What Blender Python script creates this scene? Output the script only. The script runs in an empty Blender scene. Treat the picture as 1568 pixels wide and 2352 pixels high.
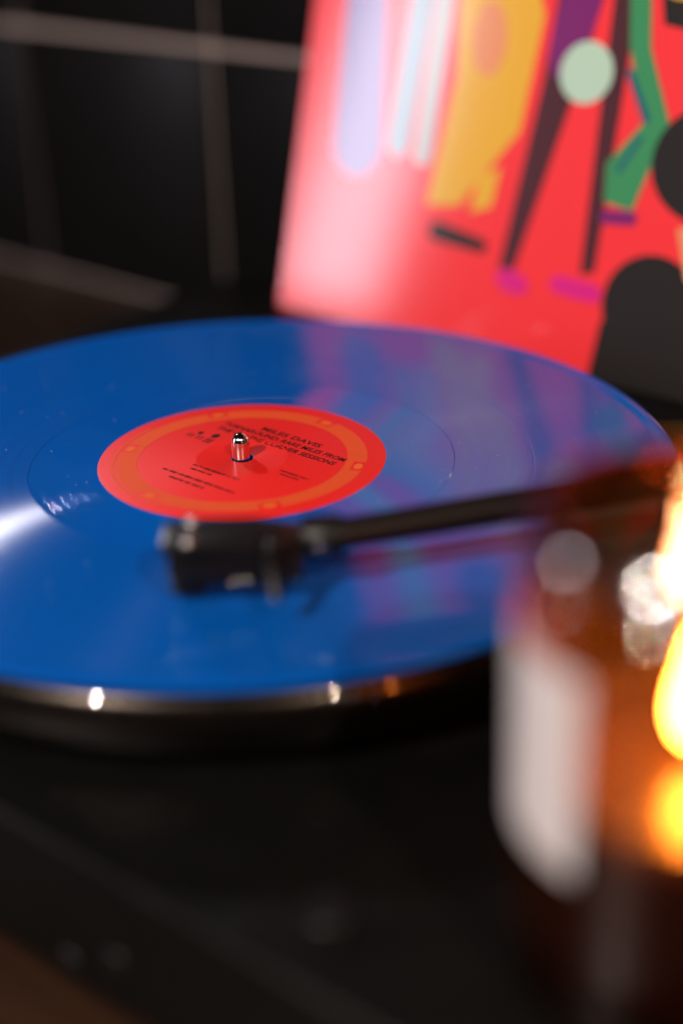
import bpy, bmesh, math, random
from mathutils import Vector, Matrix
random.seed(7)
SC = bpy.context.scene
COL = SC.collection
PI = math.pi

# ------------------------------------------------------------------ camera
cam_d = bpy.data.cameras.new('camera')
cam = bpy.data.objects.new('camera', cam_d); COL.objects.link(cam)
PITCH, ROLL = 0.445946, -0.03118
fw = Vector((0, math.cos(PITCH), -math.sin(PITCH)))
r0 = Vector((1, 0, 0)); u0 = r0.cross(fw)
rt = r0 * math.cos(ROLL) + u0 * math.sin(ROLL)
up = -r0 * math.sin(ROLL) + u0 * math.cos(ROLL)
M = Matrix(((rt.x, up.x, -fw.x, 0.03418), (rt.y, up.y, -fw.y, -0.49202), (rt.z, up.z, -fw.z, 0.21313), (0, 0, 0, 1)))
cam.matrix_world = M
cam_d.sensor_fit = 'VERTICAL'; cam_d.sensor_height = 36.0; cam_d.sensor_width = 24.0
cam_d.lens = 3533.6 / 2352 * 36
cam_d.clip_start = 0.01; cam_d.clip_end = 50
cam_d.dof.use_dof = True
cam_d.dof.focus_distance = 0.536
cam_d.dof.aperture_fstop = 2.08
SC.camera = cam

# ------------------------------------------------------------------ dim room, lamps, exposure
w = bpy.data.worlds.new('World'); SC.world = w; w.use_nodes = True
w.node_tree.nodes['Background'].inputs[0].default_value = (0.75, 0.68, 0.70, 1)
w.node_tree.nodes['Background'].inputs[1].default_value = 0.004

def lamp(name, kind, loc, power, color, size, size_y=None, target=(0, 0, 0)):
    d = bpy.data.lights.new(name, kind); d.energy = power; d.color = color
    if kind == 'AREA':
        d.shape = 'RECTANGLE' if size_y else 'DISK'; d.size = size
        if size_y: d.size_y = size_y
    else:
        d.shadow_soft_size = size
    o = bpy.data.objects.new(name, d); COL.objects.link(o); o.location = loc
    o.rotation_euler = (Vector(target) - Vector(loc)).to_track_quat('-Z', 'Y').to_euler()
    return o
lamp('room_lamp_key', 'POINT', (-0.70, -0.98, 0.95), 94, (1.0, 0.86, 0.76), 0.028)
lamp('room_lamp_second', 'POINT', (0.48, -1.12, 0.95), 38, (1.0, 0.80, 0.62), 0.022)
lamp('window_side', 'AREA', (-1.12, 0.04, 0.26), 2.6, (0.95, 0.88, 1.0), 0.12, 0.42, (0, 0.2, 0.05))
bl = lamp('desk_lamp_back', 'AREA', (-0.31, 0.515, 0.35), 0.17, (0.98, 0.92, 1.0), 0.035, None, (-0.03, -0.02, 0)); bl.data.spread = math.radians(60)

vs = SC.view_settings
vs.view_transform = 'Standard'; vs.look = 'None'; vs.exposure = 0.0; vs.gamma = 1.0; vs.use_curve_mapping = False
SC.cycles.use_denoising = True
SC.cycles.sample_clamp_indirect = 20.0
SC.cycles.max_bounces = 10; SC.cycles.transparent_max_bounces = 16
SC.cycles.caustics_reflective = False; SC.cycles.caustics_refractive = False

# ------------------------------------------------------------------ materials
def mat(name, color, rough=0.5, metal=0.0, coat=0.0, coat_rough=0.05, spec=0.5):
    m = bpy.data.materials.new(name); m.use_nodes = True
    b = m.node_tree.nodes['Principled BSDF']
    b.inputs['Base Color'].default_value = (*color, 1); b.inputs['Roughness'].default_value = rough
    b.inputs['Metallic'].default_value = metal; b.inputs['Coat Weight'].default_value = coat
    b.inputs['Coat Roughness'].default_value = coat_rough; b.inputs['Specular IOR Level'].default_value = spec
    return m
def nodes(m): return m.node_tree.nodes, m.node_tree.links, m.node_tree.nodes['Principled BSDF']
def noise_rough(m, scale, lo, hi, bump=0.0, detail=4):
    n, l, b = nodes(m)
    tc = n.new('ShaderNodeTexCoord'); t = n.new('ShaderNodeTexNoise'); t.inputs['Scale'].default_value = scale; t.inputs['Detail'].default_value = detail
    l.new(tc.outputs['Object'], t.inputs['Vector'])
    mr = n.new('ShaderNodeMapRange'); mr.inputs[1].default_value = 0.3; mr.inputs[2].default_value = 0.7
    mr.inputs[3].default_value = lo; mr.inputs[4].default_value = hi
    l.new(t.outputs['Fac'], mr.inputs[0]); l.new(mr.outputs[0], b.inputs['Roughness'])
    if bump:
        bp = n.new('ShaderNodeBump'); bp.inputs['Strength'].default_value = bump; bp.inputs['Distance'].default_value = 0.0005
        l.new(t.outputs['Fac'], bp.inputs['Height']); l.new(bp.outputs[0], b.inputs['Normal'])
    return m

BLUE = (0.0008, 0.082, 0.40)
def vinyl(name, groove):
    m = mat(name, BLUE, 0.10, 0, 0.62 if groove else 0.4, 0.02, 0.5 if groove else 0.35)
    n, l, b = nodes(m)
    b.inputs['Coat IOR'].default_value = 1.5
    if groove:
        b.inputs['Roughness'].default_value = 0.24
        b.inputs['Anisotropic'].default_value = 1.0
        b.inputs['Specular IOR Level'].default_value = 0.27
        tc = n.new('ShaderNodeTexCoord'); tg = n.new('ShaderNodeVectorMath'); tg.operation = 'CROSS_PRODUCT'; tg.inputs[0].default_value = (0, 0, 1)
        tn = n.new('ShaderNodeVectorMath'); tn.operation = 'NORMALIZE'
        l.new(tc.outputs['Object'], tg.inputs[1]); l.new(tg.outputs[0], tn.inputs[0]); l.new(tn.outputs[0], b.inputs['Tangent'])
        b.inputs['Anisotropic Rotation'].default_value = 0.25
        sx = n.new('ShaderNodeVectorMath'); sx.operation = 'MULTIPLY'; sx.inputs[1].default_value = (1, 1, 0)
        ln = n.new('ShaderNodeVectorMath'); ln.operation = 'LENGTH'
        l.new(tc.outputs['Object'], sx.inputs[0]); l.new(sx.outputs[0], ln.inputs[0])
        t = n.new('ShaderNodeTexNoise'); t.noise_dimensions = '1D'; t.inputs['Scale'].default_value = 420; t.inputs['Detail'].default_value = 6; t.inputs['Roughness'].default_value = 0.85
        l.new(ln.outputs['Value'], t.inputs['W'])
        mr = n.new('ShaderNodeMapRange'); mr.inputs[1].default_value = 0.25; mr.inputs[2].default_value = 0.75; mr.inputs[3].default_value = 0.008; mr.inputs[4].default_value = 0.035
        l.new(t.outputs['Fac'], mr.inputs[0]); l.new(mr.outputs[0], b.inputs['Coat Roughness'])
        mc = n.new('ShaderNodeMix'); mc.data_type = 'RGBA'
        mc.inputs['A'].default_value = (BLUE[0], BLUE[1] * .74, BLUE[2] * .76, 1); mc.inputs['B'].default_value = (BLUE[0], BLUE[1] * 1.24, BLUE[2] * 1.2, 1)
        l.new(t.outputs['Fac'], mc.inputs['Factor']); l.new(mc.outputs['Result'], b.inputs['Base Color'])
    return m
m_vinyl = vinyl('blue_vinyl_smooth', False)
m_groove = vinyl('blue_vinyl_grooved', True)
def paper(name, c, rough=0.45, coat=0.25):
    m = mat(name, c, rough, 0, coat, 0.22, 0.22)
    n, l, b = nodes(m)
    tc = n.new('ShaderNodeTexCoord'); t = n.new('ShaderNodeTexNoise'); t.inputs['Scale'].default_value = 900; t.inputs['Detail'].default_value = 6
    l.new(tc.outputs['Object'], t.inputs['Vector'])
    mc = n.new('ShaderNodeMix'); mc.data_type = 'RGBA'
    mc.inputs['A'].default_value = (*[x * .88 for x in c], 1); mc.inputs['B'].default_value = (*[min(1, x * 1.1) for x in c], 1)
    l.new(t.outputs['Fac'], mc.inputs['Factor']); l.new(mc.outputs['Result'], b.inputs['Base Color'])
    bp = n.new('ShaderNodeBump'); bp.inputs['Strength'].default_value = 0.12; bp.inputs['Distance'].default_value = 0.0002
    l.new(t.outputs['Fac'], bp.inputs['Height']); l.new(bp.outputs[0], b.inputs['Normal'])
    return m
m_label = paper('label_red_paper', (0.68, 0.013, 0.010), 0.45, 0.10)
m_ring = paper('label_orange_ink', (0.64, 0.070, 0.012), 0.45, 0.1)
m_yel = paper('label_yellow_ink', (0.70, 0.12, 0.013), 0.40, 0.3)
m_ink = paper('label_black_ink', (0.020, 0.004, 0.004), 0.45, 0.2)
m_chrome = mat('polished_steel', (0.78, 0.75, 0.72), 0.10, 1.0)
m_platter = noise_rough(mat('dark_aluminium', (0.036, 0.030, 0.026), 0.2, 1.0, 1.0, 0.012), 220, 0.26, 0.32)
m_plinth = noise_rough(mat('black_satin_plinth', (0.0030, 0.0030, 0.0027), 0.34, spec=0.15), 60, 0.34, 0.46, 0.05)
m_black = noise_rough(mat('black_plastic', (0.005, 0.0045, 0.0045), 0.35, spec=0.22), 300, 0.30, 0.42)
m_arm = noise_rough(mat('black_lacquer_tube', (0.006, 0.005, 0.005), 0.25, 0.0, 0.0, 0.1, 0.1), 200, 0.34, 0.46)
m_grey = mat('dark_grey_metal', (0.45, 0.43, 0.43), 0.22, 1.0)
m_tile = noise_rough(mat('black_glazed_tile', (0.005, 0.005, 0.005), 0.4, spec=0.1), 25, 0.36, 0.44, 0.03)
m_grout = noise_rough(mat('pale_grout', (0.34, 0.27, 0.25), 0.9), 180, 0.8, 0.98, 0.5)
m_rubber = mat('black_rubber', (0.012, 0.012, 0.012), 0.8)

m_wood = mat('dark_brown_wood', (0.10, 0.045, 0.02), 0.45, 0, 0.1, 0.2)
n, l, b = nodes(m_wood)
tc = n.new('ShaderNodeTexCoord'); mp = n.new('ShaderNodeMapping'); mp.inputs['Scale'].default_value = (2.5, 26, 26)
t = n.new('ShaderNodeTexNoise'); t.inputs['Scale'].default_value = 3.0; t.inputs['Detail'].default_value = 8; t.inputs['Distortion'].default_value = 0.6
l.new(tc.outputs['Object'], mp.inputs[0]); l.new(mp.outputs[0], t.inputs['Vector'])
cr = n.new('ShaderNodeValToRGB'); cr.color_ramp.elements[0].position = 0.32; cr.color_ramp.elements[0].color = (0.009, 0.0035, 0.0015, 1)
cr.color_ramp.elements[1].position = 0.7; cr.color_ramp.elements[1].color = (0.032, 0.013, 0.005, 1)
l.new(t.outputs['Fac'], cr.inputs[0]); l.new(cr.outputs[0], b.inputs['Base Color'])

def glass_mat(name, col, ior=1.5, glow_mix=0.0):
    m = bpy.data.materials.new(name); m.use_nodes = True
    n = m.node_tree.nodes; l = m.node_tree.links; n.clear()
    out = n.new('ShaderNodeOutputMaterial'); mx = n.new('ShaderNodeMixShader'); tr = n.new('ShaderNodeBsdfTransparent'); gl = n.new('ShaderNodeBsdfGlossy'); fr = n.new('ShaderNodeFresnel')
    tr.inputs[0].default_value = (*col, 1); gl.inputs[0].default_value = (1, 1, 1, 1); gl.inputs['Roughness'].default_value = 0.02
    ge = n.new('ShaderNodeNewGeometry'); mi = n.new('ShaderNodeMapRange'); mi.inputs[3].default_value = ior; mi.inputs[4].default_value = 1 / ior
    l.new(ge.outputs['Backfacing'], mi.inputs[0]); l.new(mi.outputs[0], fr.inputs['IOR'])
    tl = n.new('ShaderNodeBsdfTranslucent'); tl.inputs[0].default_value = (0.95, 0.42, 0.09, 1); m2 = n.new('ShaderNodeMixShader'); m2.inputs[0].default_value = glow_mix   # translucent share added so the glass glows orange around the flame
    l.new(tr.outputs[0], m2.inputs[1]); l.new(tl.outputs[0], m2.inputs[2])
    l.new(fr.outputs[0], mx.inputs[0]); l.new(m2.outputs[0], mx.inputs[1]); l.new(gl.outputs[0], mx.inputs[2]); l.new(mx.outputs[0], out.inputs[0])
    return m
m_amber = glass_mat('amber_glass', (0.80, 0.45, 0.19), glow_mix=0.025)
m_wax = mat('dark_brown_wax', (0.030, 0.014, 0.006), 0.35, 0, 0.4, 0.1)  # even dark brown wax
_n, _l, _b = nodes(m_wax); _b.inputs['Subsurface Weight'].default_value = 0.0; _b.inputs['Subsurface Radius'].default_value = (0.012, 0.006, 0.003); _b.inputs['Subsurface Scale'].default_value = 1.0
m_glint_collar = mat('silver_glint_collar', (0.42, 0.40, 0.385), 0.11, 1.0)
m_paperlabel = paper('candle_label_paper', (0.66, 0.61, 0.62), 0.55, 0.1)
m_flame = bpy.data.materials.new('candle_flame'); m_flame.use_nodes = True
nn = m_flame.node_tree.nodes; nn.clear()
o_ = nn.new('ShaderNodeOutputMaterial'); e_ = nn.new('ShaderNodeEmission'); e_.inputs[0].default_value = (1.0, 0.68, 0.34, 1); e_.inputs[1].default_value = 230
m_flame.node_tree.links.new(e_.outputs[0], o_.inputs[0])

# ------------------------------------------------------------------ helpers
def new_obj(name, me, m, parent=None, smooth=False):
    if smooth:
        for p in me.polygons: p.use_smooth = True
    if m is not None and not me.materials: me.materials.append(m)
    o = bpy.data.objects.new(name, me); COL.objects.link(o)
    if parent is not None: o.parent = parent
    return o
def from_bm(bm, name):
    bmesh.ops.recalc_face_normals(bm, faces=bm.faces)
    me = bpy.data.meshes.new(name); bm.to_mesh(me); bm.free(); return me
def smooth_by_angle(me, deg=35):
    for p in me.polygons: p.use_smooth = True
    me.set_sharp_from_angle(angle=math.radians(deg))
    return me
def lathe_me(name, prof, seg=96, axis_closed=False, center=(0, 0, 0), closed=False):
    """prof: list of (r, z). r==0 collapses to a pole."""
    bm = bmesh.new(); rings = []
    for r, z in prof:
        if r < 1e-7: rings.append([bm.verts.new((center[0], center[1], center[2] + z))])
        else: rings.append([bm.verts.new((center[0] + r * math.cos(2 * PI * k / seg), center[1] + r * math.sin(2 * PI * k / seg), center[2] + z)) for k in range(seg)])
    pairs = list(zip(rings, rings[1:]))
    if closed: pairs.append((rings[-1], rings[0]))
    for a, c in pairs:
        for k in range(seg):
            k2 = (k + 1) % seg
            if len(a) == 1 and len(c) == 1: continue
            if len(a) == 1: bm.faces.new((a[0], c[k], c[k2]))
            elif len(c) == 1: bm.faces.new((a[k], a[k2], c[0]))
            else: bm.faces.new((a[k], a[k2], c[k2], c[k]))
    return from_bm(bm, name)
def box_me(name, lo, hi, bev=0.0, seg=2):
    bm = bmesh.new(); bmesh.ops.create_cube(bm, size=1)
    for v in bm.verts:
        v.co = Vector([lo[i] if v.co[i] < 0 else hi[i] for i in range(3)])
    if bev: bmesh.ops.bevel(bm, geom=list(bm.edges), offset=bev, segments=seg, profile=0.5, affect='EDGES')
    return smooth_by_angle(from_bm(bm, name))
def prism_me(name, pts, z0, z1, bev=0.0, seg=2):
    bm = bmesh.new()
    a = [bm.verts.new((x, y, z0)) for x, y in pts]; c = [bm.verts.new((x, y, z1)) for x, y in pts]
    n = len(pts)
    bm.faces.new(a[::-1]); bm.faces.new(c)
    for i in range(n): bm.faces.new((a[i], a[(i + 1) % n], c[(i + 1) % n], c[i]))
    bmesh.ops.recalc_face_normals(bm, faces=bm.faces)
    if bev: bmesh.ops.bevel(bm, geom=[e for e in bm.edges if len(e.link_faces) == 2 and e.calc_face_angle(0) > 0.6], offset=bev, segments=seg, profile=0.5, affect='EDGES')
    return smooth_by_angle(from_bm(bm, name))
def tube_me(name, path, rads, seg=20):
    bm = bmesh.new(); rings = []
    P = [Vector(p) for p in path]
    for i, p in enumerate(P):
        d = (P[min(i + 1, len(P) - 1)] - P[max(i - 1, 0)]).normalized()
        a = d.cross(Vector((0, 0, 1)));
        if a.length < 1e-4: a = Vector((1, 0, 0))
        a.normalize(); c = a.cross(d).normalized()
        rings.append([bm.verts.new(p + (a * math.cos(2 * PI * k / seg) + c * math.sin(2 * PI * k / seg)) * rads[i]) for k in range(seg)])
    for a, c in zip(rings, rings[1:]):
        for k in range(seg): bm.faces.new((a[k], a[(k + 1) % seg], c[(k + 1) % seg], c[k]))
    bm.faces.new(rings[0]); bm.faces.new(rings[-1])
    return smooth_by_angle(from_bm(bm, name), 50)
def thing(name, label, cat, loc, rotz=0.0):
    o = bpy.data.objects.new(name, None); COL.objects.link(o); o.location = loc; o.rotation_euler = (0, 0, rotz)
    o.empty_display_size = 0.05; o['label'] = label; o['category'] = cat
    return o
def text_me(name, body, height, width=None, bold=0.0):
    c = bpy.data.curves.new(name, 'FONT'); c.body = body; c.size = 1.0; c.align_x = 'CENTER'; c.offset = bold; c.resolution_u = 3
    o = bpy.data.objects.new(name, c); COL.objects.link(o)
    bpy.context.view_layer.update()
    dg = bpy.context.evaluated_depsgraph_get()
    me = bpy.data.meshes.new_from_object(o.evaluated_get(dg)); me.name = name
    bpy.data.objects.remove(o); bpy.data.curves.remove(c)
    xs = [v.co.x for v in me.vertices]; ys = [v.co.y for v in me.vertices]
    cx = (min(xs) + max(xs)) / 2; cy = (min(ys) + max(ys)) / 2
    sy = height / (max(ys) - min(ys)); sx = width / (max(xs) - min(xs)) if width else sy
    for v in me.vertices: v.co = ((v.co.x - cx) * sx, (v.co.y - cy) * sy, 0)
    me.materials.clear()
    return me

AZ = math.radians(-41.0)
UW = Vector((math.cos(AZ), math.sin(AZ), 0)); NB = Vector((-UW.y, UW.x, 0))
def L2W(a, b, z=0.0): return UW * a + NB * b + Vector((0, 0, z))
Z_TABLE, Z_PL = -0.080, -0.028

# ------------------------------------------------------------------ setting: table and tiled wall
tb = new_obj('tabletop', box_me('tabletop', (-1.4, -0.75, -0.03), (1.0, 0.30, 0.0), 0.003), m_wood)
tb.location = L2W(0, -0.0, Z_TABLE); tb.rotation_euler = (0, 0, AZ); tb['kind'] = 'structure'
WALL = 0.2825
wall = new_obj('tiled_wall', box_me('tiled_wall', (-1.4, 0.0, 0.0), (1.0, 0.04, 0.78)), m_grout)
wall.location = L2W(0, WALL + 0.0, Z_TABLE + 0.0005); wall.rotation_euler = (0, 0, AZ); wall['kind'] = 'structure'
TW, TH, GR = 0.1655, 0.1565, 0.0050
tile_me = box_me('tile', (-(TW - GR) / 2, -0.0040, -(TH - GR) / 2), ((TW - GR) / 2, 0.004, (TH - GR) / 2), 0.0012, 2)
for i in range(-7, 6):
    for j in range(5):
        t_ = new_obj('tile', tile_me, m_tile, wall)
        # vertical joints at local x = -0.2845 + k*TW ; horizontal joints at z = k*TH
        t_.location = (-0.2850 + (i + 0.5) * TW, random.uniform(-.0003, .0003), 0.0012 + (j + 0.5) * TH)
        t_.rotation_euler = (random.uniform(-.003, .003), 0, random.uniform(-.003, .003))

# ------------------------------------------------------------------ turntable
tt = thing('turntable', 'black belt-drive turntable with dark metal platter and straight black tonearm', 'turntable', (0, 0, Z_TABLE))
def part(name, me, m, parent=tt, world=True):
    """mesh given in world coordinates, parented to the turntable (or to a part that sits at the turntable's origin)"""
    o = new_obj(name, me, m, parent)
    if parent is tt: o.location = (0, 0, -Z_TABLE)
    return o
pl = new_obj('plinth', box_me('plinth', (-0.222, -0.1600, 0.008), (0.272, 0.222, Z_PL - Z_TABLE), 0.0028, 3), m_plinth, tt)
pl.rotation_euler = (0, 0, AZ)
for sx in (-0.19, 0.24):
    for sy in (-0.125, 0.19):
        f_ = new_obj('foot', lathe_me('foot', [(0, 0), (0.017, 0), (0.019, 0.002), (0.019, 0.0079), (0, 0.0079)], 32), m_rubber, tt)
        f_.location = UW * sx + NB * sy
btn_me = lathe_me('button', [(0, 0.0012), (0.0036, 0.0012), (0.0042, 0.0006), (0.0042, 0)], 24)
for (a, z) in ((0.105, 0.024), (0.086, 0.014)):
    b_ = new_obj('button', btn_me, m_black, tt); b_.location = UW * a + NB * (-0.1600) + Vector((0, 0, z)); b_.rotation_euler = (PI / 2, 0, AZ)
b_ = new_obj('start_button', lathe_me('start_button', [(0, 0.0016), (0.0058, 0.0016), (0.0065, 0.001), (0.0065, 0)], 32), m_black, tt)
b_.location = UW * 0.157 + NB * (-0.137) + Vector((0, 0, Z_PL - Z_TABLE))

# platter: bull-nosed lip just proud of the record edge
prof = [(0, -0.0021), (0.1478, -0.0021)]
for k in range(1, 15):
    a = k / 14 * PI * 0.5
    prof.append((0.1478 + 0.0052 * math.sin(a), -0.0026 - 0.0115 * (1 - math.cos(a))))
for k in range(1, 8):
    a = k / 7 * PI * 0.42
    prof.append((0.1530 - 0.0045 * (1 - math.cos(a)), -0.0141 - 0.0070 * math.sin(a)))
prof += [(0.146, -0.0225), (0, -0.0225)]
plat = part('platter', smooth_by_angle(lathe_me('platter', prof, 192), 40), m_platter)
hub = part('platter_bearing', smooth_by_angle(lathe_me('platter_bearing', [(0, -0.0226), (0.05, -0.0226), (0.05, Z_PL + 0.0002), (0, Z_PL + 0.0002)], 64)), m_black)
sp = [(0.0031, -0.002), (0.0031, 0.0058)] + [(0.0031 * math.cos(a), 0.0058 + 0.0036 * math.sin(a)) for a in [k / 10 * PI / 2 for k in range(1, 11)]]
sp[-1] = (0, sp[-1][1])
spin = part('spindle', smooth_by_angle(lathe_me('spindle', sp, 48), 60), m_chrome)

# tonearm : tube mesh is the part, everything on it a sub-part
HY, HZ = -0.1000, 0.0180                      # headshell axis (along x), plate mid height
P0 = Vector((0.0285, HY, HZ)); PV = Vector((0.2150, -0.0540, 0.0225))
dr = (PV - P0).normalized()
path = [P0, P0 + Vector((0.004, 0.0006, 0.0001)), P0 + Vector((0.0085, 0.0021, 0.0003))]
st = path[-1]
for k in range(1, 7): path.append(st.lerp(PV + dr * 0.02, k / 6))
ta = part('tonearm', tube_me('tonearm', path, [0.0046] * 2 + [0.0047] * 1 + [0.0049, 0.005, 0.005, 0.005, 0.005, 0.005]), m_arm)
new_obj('collar', tube_me('collar', [(0.0225, HY, HZ), (0.0228, HY, HZ), (0.0340, HY + 0.0008, HZ + 0.0002), (0.0343, HY + 0.0008, HZ + 0.0002)], [0.0056, 0.0062, 0.0062, 0.0056], 28), m_black, ta)
cs = new_obj('collar_screw', lathe_me('collar_screw', [(0, 0.0014), (0.0012, 0.0011), (0.0017, 0.0004), (0.0017, 0)], 16), m_grey, ta)
cs.location = (0.0285, HY - 0.0062, HZ); cs.rotation_euler = (PI / 2, 0, 0)
hs_pts = [(-0.0172, -0.0062), (-0.0150, -0.0088), (-0.0100, -0.0096), (0.0090, -0.0092), (0.0160, -0.0070), (0.0228, -0.0052),
          (0.0228, 0.0052), (0.0160, 0.0070), (0.0090, 0.0092), (-0.0100, 0.0096), (-0.0150, 0.0088), (-0.0172, 0.0062)]
hs = new_obj('headshell', prism_me('headshell', [(x, y + HY) for x, y in hs_pts], HZ - 0.0014, HZ + 0.0028, 0.0010, 2), m_black, ta)
# finger lift
new_obj('finger_lift', tube_me('finger_lift', [(0.0145, HY - 0.0065, HZ + 0.001), (0.0145, HY - 0.0120, HZ + 0.0005), (0.0150, HY - 0.0175, HZ - 0.0030), (0.0155, HY - 0.0215, HZ - 0.0085)], [0.0021, 0.0021, 0.0020, 0.0017], 14), m_black, ta)
# cartridge body, stylus block, stylus
bm = bmesh.new()
xs = [(-0.0154, 0.0108), (-0.0090, 0.0074), (0.0150, 0.0070), (0.0225, 0.0078), (0.0225, HZ - 0.0015), (-0.0150, HZ - 0.0015)]
aa = [bm.verts.new((x, HY - 0.0080, z)) for x, z in xs]; cc = [bm.verts.new((x, HY + 0.0080, z)) for x, z in xs]
bm.faces.new(aa); bm.faces.new(cc[::-1])
for i in range(6): bm.faces.new((aa[i], aa[(i + 1) % 6], cc[(i + 1) % 6], cc[i]))
bmesh.ops.recalc_face_normals(bm, faces=bm.faces)
bmesh.ops.bevel(bm, geom=list(bm.edges), offset=0.0009, segments=2, profile=0.5, affect='EDGES')
new_obj('cartridge', smooth_by_angle(from_bm(bm, 'cartridge')), m_black, ta)
new_obj('stylus_holder', box_me('stylus_holder', (-0.0150, HY - 0.0050, 0.0030), (-0.0050, HY + 0.0050, 0.0095), 0.0008), m_black, ta)
new_obj('stylus', tube_me('stylus', [(-0.0090, HY, 0.0030), (-0.0125, HY, 0.0014), (-0.0128, HY, 0.0002)], [0.0005, 0.0004, 0.0001], 8), m_grey, ta)
scr = lathe_me('screw', [(0, 0.0016), (0.0009, 0.0015), (0.0017, 0.0010), (0.0021, 0.0002), (0.0021, 0)], 24)
for p in scr.polygons: p.use_smooth = True
for dy in (-0.00635, 0.00635):
    s_ = new_obj('screw', scr, m_grey, ta); s_.location = (-0.0090, HY + dy, HZ + 0.0028)
pin = lathe_me('terminal_pin', [(0, 0.0015), (0.0008, 0.0013), (0.0011, 0.0006), (0.0011, 0)], 16)
for p in pin.polygons: p.use_smooth = True
for (x, z) in ((0.0035, 0.0088), (0.0072, 0.0092)):
    s_ = new_obj('terminal_pin', pin, m_grey, ta); s_.location = (x, HY - 0.0080, z); s_.rotation_euler = (PI / 2, 0, 0)
# pivot side (outside the frame): bearing, post, counterweight
new_obj('bearing_housing', tube_me('bearing_housing', [PV - Vector((0, 0, 0.012)), PV - Vector((0, 0, 0.0115)), PV + Vector((0, 0, 0.010)), PV + Vector((0, 0, 0.011))], [0.013, 0.0145, 0.0145, 0.0125], 32), m_black, ta)
cw = PV + dr * 0.045
new_obj('counterweight', tube_me('counterweight', [cw, cw + dr * 0.001, cw + dr * 0.025, cw + dr * 0.026], [0.015, 0.0165, 0.0165, 0.015], 40), m_black, ta)
new_obj('rear_stub', tube_me('rear_stub', [PV + dr * 0.01, PV + dr * 0.075], [0.0042, 0.0042], 16), m_arm, ta)
part('tonearm_post', smooth_by_angle(lathe_me('tonearm_post', [(0, Z_PL + 0.0002), (0.026, Z_PL + 0.0002), (0.026, Z_PL + 0.006), (0.024, Z_PL + 0.008), (0.011, Z_PL + 0.009), (0.010, PV.z - 0.011), (0, PV.z - 0.011)], 48, center=(PV.x, PV.y, 0))), m_black)

# ------------------------------------------------------------------ record
rec = thing('vinyl_record', 'translucent blue vinyl record with red centre label lying on the platter', 'record', (0, 0, 0))
OFF = Vector((0.0003, 0.0, 0))
R = 0.1505
rp = [(0.00365, -0.0020), (0.00365, -0.0002), (0.0040, 0.0), (0.0500, 0.0), (0.0503, -0.00006), (0.0735, -0.00006), (0.0737, -0.0003),
      (0.1445, -0.0003), (0.1448, -0.00005), (0.1454, 0.00002), (0.1456, -0.0001), (0.1458, 0.00004), (0.1463, 0.00008), (0.1465, -0.00004), (0.1467, 0.0001), (0.1474, 0.00016),
      (0.1476, 0.00004), (0.1478, 0.00018), (0.1490, 0.00020), (0.1499, 0.00002), (0.1504, -0.0004), (R, -0.0009), (0.1503, -0.0014), (0.1495, -0.0019), (0.1480, -0.0020)]
body = new_obj('vinyl_disc', smooth_by_angle(lathe_me('vinyl_disc', rp, 256, closed=True), 12), m_vinyl, rec); body.location = OFF
for rg in (0.0545, 0.0582, 0.0618, 0.0652, 0.0686, 0.0706):
    lo_ = new_obj('lead_out_groove', lathe_me('lead_out_groove', [(rg - 0.00007, -0.000058), (rg, -0.00004), (rg + 0.00007, -0.000058)], 256), m_vinyl, rec, True); lo_.location = OFF
for (a, c_) in ((0.0737, 0.1004), (0.1011, 0.1446)):
    N = 10
    g = new_obj('groove_band', lathe_me('groove_band', [(a + (c_ - a) * k / N, -0.00008) for k in range(N + 1)], 256), m_groove, rec, True); g.location = OFF
gap = new_obj('track_gap', lathe_me('track_gap', [(0.1003, -0.00012), (0.1006, -0.0002), (0.1009, -0.0002), (0.1012, -0.00012)], 256), m_vinyl, rec, True); gap.location = OFF
lab = new_obj('paper_label', lathe_me('paper_label', [(0.0040, 0.00003), (0.0042, 0.0001), (0.0155, 0.0001), (0.0160, 0.00020), (0.0165, 0.0001), (0.0496, 0.0001), (0.0500, 0.00003)], 160), m_label, rec, True); lab.location = OFF
LZ = 0.00016
def ring_sector(name, r0, r1, a0, a1, m, z=LZ, n=None):
    n = n or max(2, int((a1 - a0) / math.radians(3)))
    v = []; f = []
    for k in range(n + 1):
        a = a0 + (a1 - a0) * k / n
        v += [(r0 * math.cos(a), r0 * math.sin(a), z), (r1 * math.cos(a), r1 * math.sin(a), z)]
    for k in range(n): f.append((2 * k, 2 * k + 1, 2 * k + 3, 2 * k + 2))
    me = bpy.data.meshes.new(name); me.from_pydata(v, [], f); me.update()
    return new_obj(name, me, m, lab)
for k in range(6):
    ac = math.radians(45 + 60 * k)
    ring_sector('printed_band', 0.0366, 0.0436, ac + math.radians(5), ac + math.radians(55), m_ring)
    # small eye-like mark between the bands
    pts = [(0.0415 * math.cos(ac) + 0.0024 * (math.cos(q) * -math.sin(ac)) + 0.0016 * math.sin(q) * math.cos(ac),
            0.0415 * math.sin(ac) + 0.0024 * (math.cos(q) * math.cos(ac)) + 0.0016 * math.sin(q) * math.sin(ac), LZ) for q in [2 * PI * i / 20 for i in range(20)]]
    me = bpy.data.meshes.new('printed_mark'); me.from_pydata(pts, [], [tuple(range(20))]); me.update()
    new_obj('printed_mark', me, m_yel, lab)
    ring_sector('printed_band', 0.0366, 0.0393, ac - math.radians(4.9), ac + math.radians(4.9), m_ring)
ring_sector('printed_line', 0.0444, 0.0455, math.radians(140), math.radians(235), m_ring)
def place_text(body, h, wd, e1, e2, bold=0.02):
    o = new_obj('printed_text', text_me('printed_text', body, h, wd, bold), m_ink, lab)
    p = L2W(e1 * .001, e2 * .001, LZ); o.location = p; o.rotation_euler = (0, 0, AZ)
place_text('MILES DAVIS', 0.0030, 0.0280, 1.7, 23.8)
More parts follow.
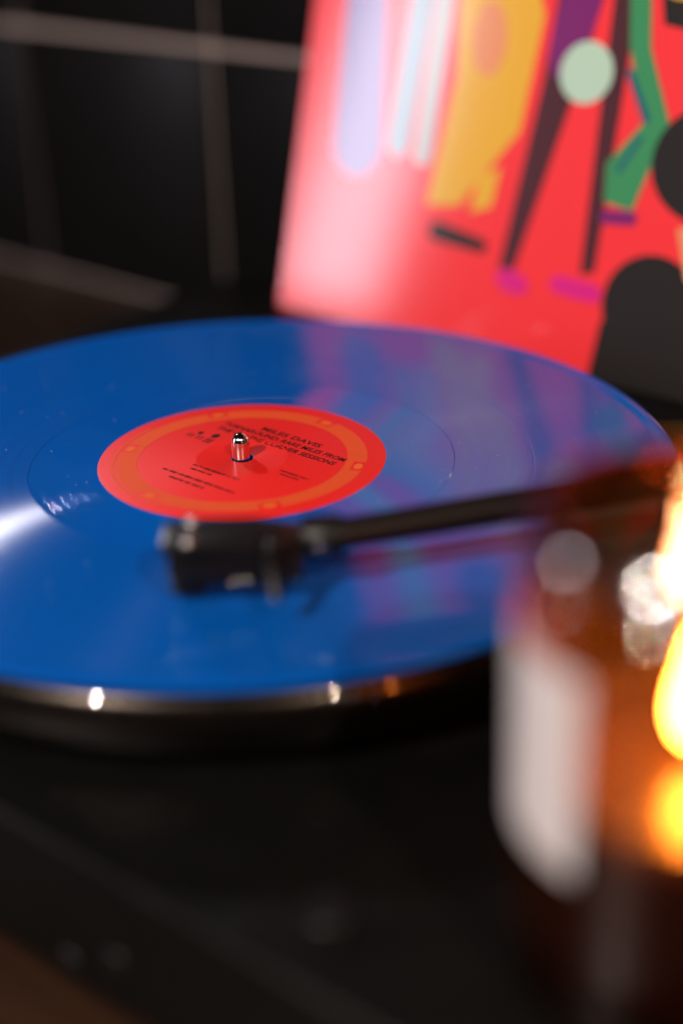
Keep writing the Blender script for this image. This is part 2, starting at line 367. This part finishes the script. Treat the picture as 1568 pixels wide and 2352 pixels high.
place_text('TURNAROUND: RARE MILES FROM', 0.0029, 0.0575, 1.7, 19.4)
place_text('THE ON THE CORNER SESSIONS', 0.0029, 0.0560, 1.7, 14.9)
# the small print that cannot be read: strokes in word-length rows
def strokes(rows, hh, name='small_print'):
    bm = bmesh.new()
    for (x0, x1, y) in rows:
        x = x0
        while x < x1:
            wl = random.uniform(2.0, 4.6)
            xe = min(x + wl, x1); q = x
            while q < xe:
                ww = random.uniform(.28, .5); h_ = hh * random.choice((.7, 1, 1, .85))
                vs_ = [bm.verts.new(L2W(a * .001, b_ * .001, LZ)) for a, b_ in ((q, y - h_ / 2), (q + ww, y - h_ / 2), (q + ww, y + h_ / 2), (q, y + h_ / 2))]
                bm.faces.new(vs_); q += ww + random.uniform(.14, .3)
            x = xe + 0.9
    new_obj(name, from_bm(bm, name), m_ink, lab)
strokes([(-9.5, 12, -14.4), (-8, 2, -17.2)], 1.3)
strokes([(-15.5, 17.5, -23.0), (-9, 7, -26.4)], 1.4)
strokes([(18, 31, -0.2), (20, 28, -2.4)], 1.1)
bm = bmesh.new()
for (x, y, a, c_) in ((-21.2, 8.4, 1.5, 1.9), (-27.6, 7.3, 1.1, 1.3)):
    bm.faces.new([bm.verts.new(L2W((x + a * math.cos(q)) * .001, (y + c_ * math.sin(q)) * .001, LZ)) for q in [2 * PI * i / 16 for i in range(16)]])
for i, x in enumerate((-30.5, -28.8, -26.0, -24.2, -21.8, -20.6, -19.4)):
    y0, y1 = (2.4, 5.4) if i < 4 else (1.8, 5.6)
    bm.faces.new([bm.verts.new(L2W(a * .001, b_ * .001, LZ)) for a, b_ in ((x, y0), (x + .55, y0), (x + .55, y1), (x, y1))])
new_obj('printed_logo', from_bm(bm, 'printed_logo'), m_ink, lab)

# a few specks of dust lying on the record
bm = bmesh.new()
for k in range(150):
    rr_, aa_ = math.sqrt(random.uniform(0.052 ** 2, 0.149 ** 2)), random.uniform(0, 2 * PI); sz = random.uniform(0.00006, 0.00018)
    vv = bmesh.ops.create_icosphere(bm, subdivisions=1, radius=sz, matrix=Matrix.Translation((rr_ * math.cos(aa_), rr_ * math.sin(aa_), 0.00025)))['verts']
dust = new_obj('dust', from_bm(bm, 'dust'), mat('dust_specks', (0.5, 0.5, 0.52), 0.9), None); dust['kind'] = 'stuff'; dust['label'] = 'fine pale dust specks scattered on the blue record'; dust['category'] = 'dust'

# ------------------------------------------------------------------ record sleeve leaning on the wall
TILT = math.radians(13.8)
foot = L2W(-0.1653, 0.1988, Z_PL)
slv = thing('record_sleeve', 'glossy red album sleeve with colourful abstract shapes leaning against tiled wall', 'record sleeve', foot)
slv.rotation_mode = 'QUATERNION'
ex = UW; ey_ = NB * math.sin(TILT) + Vector((0, 0, math.cos(TILT))); ez_ = ex.cross(ey_)      # local x = along bottom edge, y = up the sleeve, z = out of the front
slv.rotation_quaternion = Matrix((ex, ey_, ez_)).transposed().to_quaternion()
S = 0.315
SL = dict(rough=0.30, coat=0.7)
def ink(name, c):
    m = mat(name, c, 0.5, 0, 0.9, 0.115, 0.2)
    return m
red = ink('sleeve_red', (0.82, 0.030, 0.040)); lav = ink('sleeve_lavender', (0.23, 0.20, 0.44)); pale = ink('sleeve_pale_blue', (0.24, 0.38, 0.46)); white = ink('sleeve_white', (0.44, 0.48, 0.50))
yel = ink('sleeve_yellow', (0.72, 0.40, 0.030)); peach = ink('sleeve_peach', (0.72, 0.27, 0.12)); brown = ink('sleeve_plum_brown', (0.060, 0.012, 0.020)); purple = ink('sleeve_purple', (0.17, 0.010, 0.14))
mint = ink('sleeve_mint', (0.42, 0.62, 0.50)); green = ink('sleeve_green', (0.035, 0.25, 0.10)); teal = ink('sleeve_teal', (0.006, 0.10, 0.16)); magenta = ink('sleeve_magenta', (0.62, 0.010, 0.22)); blk = ink('sleeve_black', (0.012, 0.010, 0.010))
card = new_obj('card', box_me('card', (0, 0, -0.0034), (S, S, 0), 0.0004, 1), red, slv)
layer = [0]
def shape(pts, m, name='printed_shape'):
    """flat print on the sleeve front; pts in millimetres from its lower left corner"""
    layer[0] += 1
    z = 0.00004 + layer[0] * 0.000012
    pts = [(max(0.2, min(S * 1000 - .2, x)), max(0.2, min(S * 1000 - .2, y))) for x, y in pts]
    me = bpy.data.meshes.new(name); me.from_pydata([(x * .001, y * .001, z) for x, y in pts], [], [tuple(range(len(pts)))]); me.update()
    bm = bmesh.new(); bm.from_mesh(me); bmesh.ops.triangulate(bm, faces=bm.faces); bm.to_mesh(me); bm.free()
    return new_obj(name, me, m, slv)
def ell(cx, cy, a, b_, m, rot=0): return shape([(cx + a * math.cos(q) * math.cos(rot) - b_ * math.sin(q) * math.sin(rot), cy + a * math.cos(q) * math.sin(rot) + b_ * math.sin(q) * math.cos(rot)) for q in [2 * PI * i / 40 for i in range(40)]], m)
def bar(x0, y0, x1, y1, w0, w1, m):
    d = Vector((x1 - x0, y1 - y0)).normalized(); nx, ny = -d.y, d.x; pts = []
    for k in range(9): q = PI / 2 + PI * k / 8; pts.append((x0 + w0 * (d.x * math.cos(q) + nx * math.sin(q)), y0 + w0 * (d.y * math.cos(q) + ny * math.sin(q))))
    for k in range(9): q = -PI / 2 + PI * k / 8; pts.append((x1 + w1 * (d.x * math.cos(q) + nx * math.sin(q)), y1 + w1 * (d.y * math.cos(q) + ny * math.sin(q))))
    return shape(pts, m)
# plain geometric print: upright bands, discs and wedges in the sleeve's colours
bar(38, 84, 31, 170, 15, 11, lav); bar(62, 88, 66, 170, 6.5, 6.5, pale); bar(77, 84, 78, 170, 5.0, 5.0, white)
shape([(83, 62), (101, 64), (128, 100), (132, 150), (122, 172), (84, 172), (90, 120)], yel); shape([(108, 62), (119, 66), (121, 84), (110, 78)], yel)
ell(105, 138, 9, 16, peach, 0.1); bar(91, 51, 117, 48, 4.5, 3.0, blk)
shape([(128, 40), (136, 40), (153, 120), (162, 172), (138, 172), (136, 120)], brown); shape([(170, 44), (177, 46), (176, 172), (164, 172)], brown)
ell(148, 150, 10, 26, purple, -0.2); ell(157, 128, 13, 13, mint)
ell(136, 35, 9, 5, magenta, -0.2); bar(160, 38, 178, 37, 4, 4, magenta)
shape([(180, 172), (186, 140), (200, 112), (190, 74), (176, 76), (174, 92), (188, 110), (176, 140), (170, 172)], green)
bar(178, 130, 189, 112, 1.5, 1.8, teal); bar(180, 90, 188, 104, 1.2, 1.2, teal)
bar(178, 70, 190, 71, 3, 3, purple); shape([(186, 165), (208, 165), (206, 148), (190, 150)], blk); ell(197, 163, 9, 3, yel)
ell(222, 97, 27, 24, blk); ell(206, 36, 23, 22, blk); ell(238, 66, 12, 24, blk); shape([(182, 0.3), (184, 26), (200, 36), (240, 40), (262, 22), (268, 0.3)], blk); ell(232, 30, 26, 26, blk)
shape([(212, 70), (226, 74), (232, 44), (220, 50)], peach)
ell(250, 80, 16, 30, green); bar(285, 30, 290, 150, 10, 14, yel); ell(256, 160, 18, 18, lav); bar(225, 140, 240, 210, 7, 10, purple)
bar(40, 205, 46, 270, 12, 16, mint); ell(100, 225, 26, 30, brown); bar(150, 195, 160, 270, 9, 13, pale); ell(205, 235, 22, 28, yel); bar(262, 210, 266, 285, 11, 9, magenta)

# ------------------------------------------------------------------ candle in an amber glass jar
JX, JY, JR, JH = 0.1050, -0.2250, 0.0365, 0.1115
jar = thing('candle_jar', 'lit candle in an amber glass jar with added silver glint collar and blank white label', 'candle', (JX, JY, Z_PL))
jp = [(0, 0.0), (JR - 0.004, 0.0), (JR - 0.001, 0.001), (JR, 0.004)]
jp += [(JR, 0.004 + (JH - 0.010) * k / 6) for k in range(1, 7)]
jp = jp[:-1] + [(JR, JH - 0.014), (JR - 0.0006, JH - 0.011), (JR - 0.0024, JH - 0.0085), (JR - 0.0042, JH - 0.0070), (JR - 0.0046, JH - 0.005), (JR - 0.0046, JH - 0.0006), (JR - 0.0056, JH), (JR - 0.0070, JH - 0.0006), (JR - 0.0074, JH - 0.003), (JR - 0.0072, JH - 0.0075), (JR - 0.0055, JH - 0.0105), (JR - 0.0036, JH - 0.014), (JR - 0.0034, JH - 0.018), (JR - 0.0034, 0.010), (JR - 0.007, 0.006), (0, 0.0055)]
new_obj('glass', smooth_by_angle(lathe_me('glass', jp, 96), 50), m_amber, jar)
WX = 0.054
cp = [(JR - 0.0046, JH - 0.0066)] + [(JR - 0.0072 + 0.0058 * math.cos(q), JH - 0.0032 + 0.0050 * math.sin(q)) for q in [math.radians(-42 + 84 * k / 10) for k in range(11)]] + [(JR - 0.0052, JH + 0.0002), (JR - 0.0052, JH - 0.0010)]  # added collar, its bulge shaped to catch the key lamp as a white glint
new_obj('glint_collar', smooth_by_angle(lathe_me('glint_collar', cp, 96), 30), m_glint_collar, jar)
new_obj('wax', smooth_by_angle(lathe_me('wax', [(0, 0.0062), (JR - 0.0075, 0.0065), (JR - 0.0040, 0.0105), (JR - 0.0040, WX + 0.0015), (JR - 0.0052, WX), (0, WX - 0.0006)], 64), 50), m_wax, jar)
new_obj('wick', tube_me('wick', [(0, 0, WX - 0.002), (0.0002, 0, WX + 0.004), (0.0008, 0.0004, WX + 0.008)], [0.0009, 0.0009, 0.0007], 10), m_rubber, jar)
fl = [(0, 0), (0.0020, 0.0012), (0.0036, 0.0045), (0.0040, 0.0075), (0.0034, 0.012), (0.0022, 0.017), (0.0010, 0.0225), (0, 0.0265)]
f_ = new_obj('flame', lathe_me('flame', fl, 24), m_flame, jar, True); f_.location = (0.0007, 0.0003, WX + 0.0045)
# paper label wrapped round part of the glass
v = []; fa = []
a0, a1, N = math.radians(154), math.radians(222), 30
for k in range(N + 1):
    a = a0 + (a1 - a0) * k / N
    for rr in (JR + 0.00008, JR + 0.00025):
        for z in (0.0430, 0.0885): v.append((rr * math.cos(a), rr * math.sin(a), z))
for k in range(N):
    q = 4 * k
    for (i, j) in ((2, 3), (3, 1), (1, 0), (0, 2)): fa.append((q + i, q + 4 + i, q + 4 + j, q + j))
fa += [(0, 2, 3, 1), (4 * N, 4 * N + 1, 4 * N + 3, 4 * N + 2)]
me = bpy.data.meshes.new('jar_label'); me.from_pydata(v, [], fa); me.update()
new_obj('jar_label', smooth_by_angle(me, 50), m_paperlabel, jar)
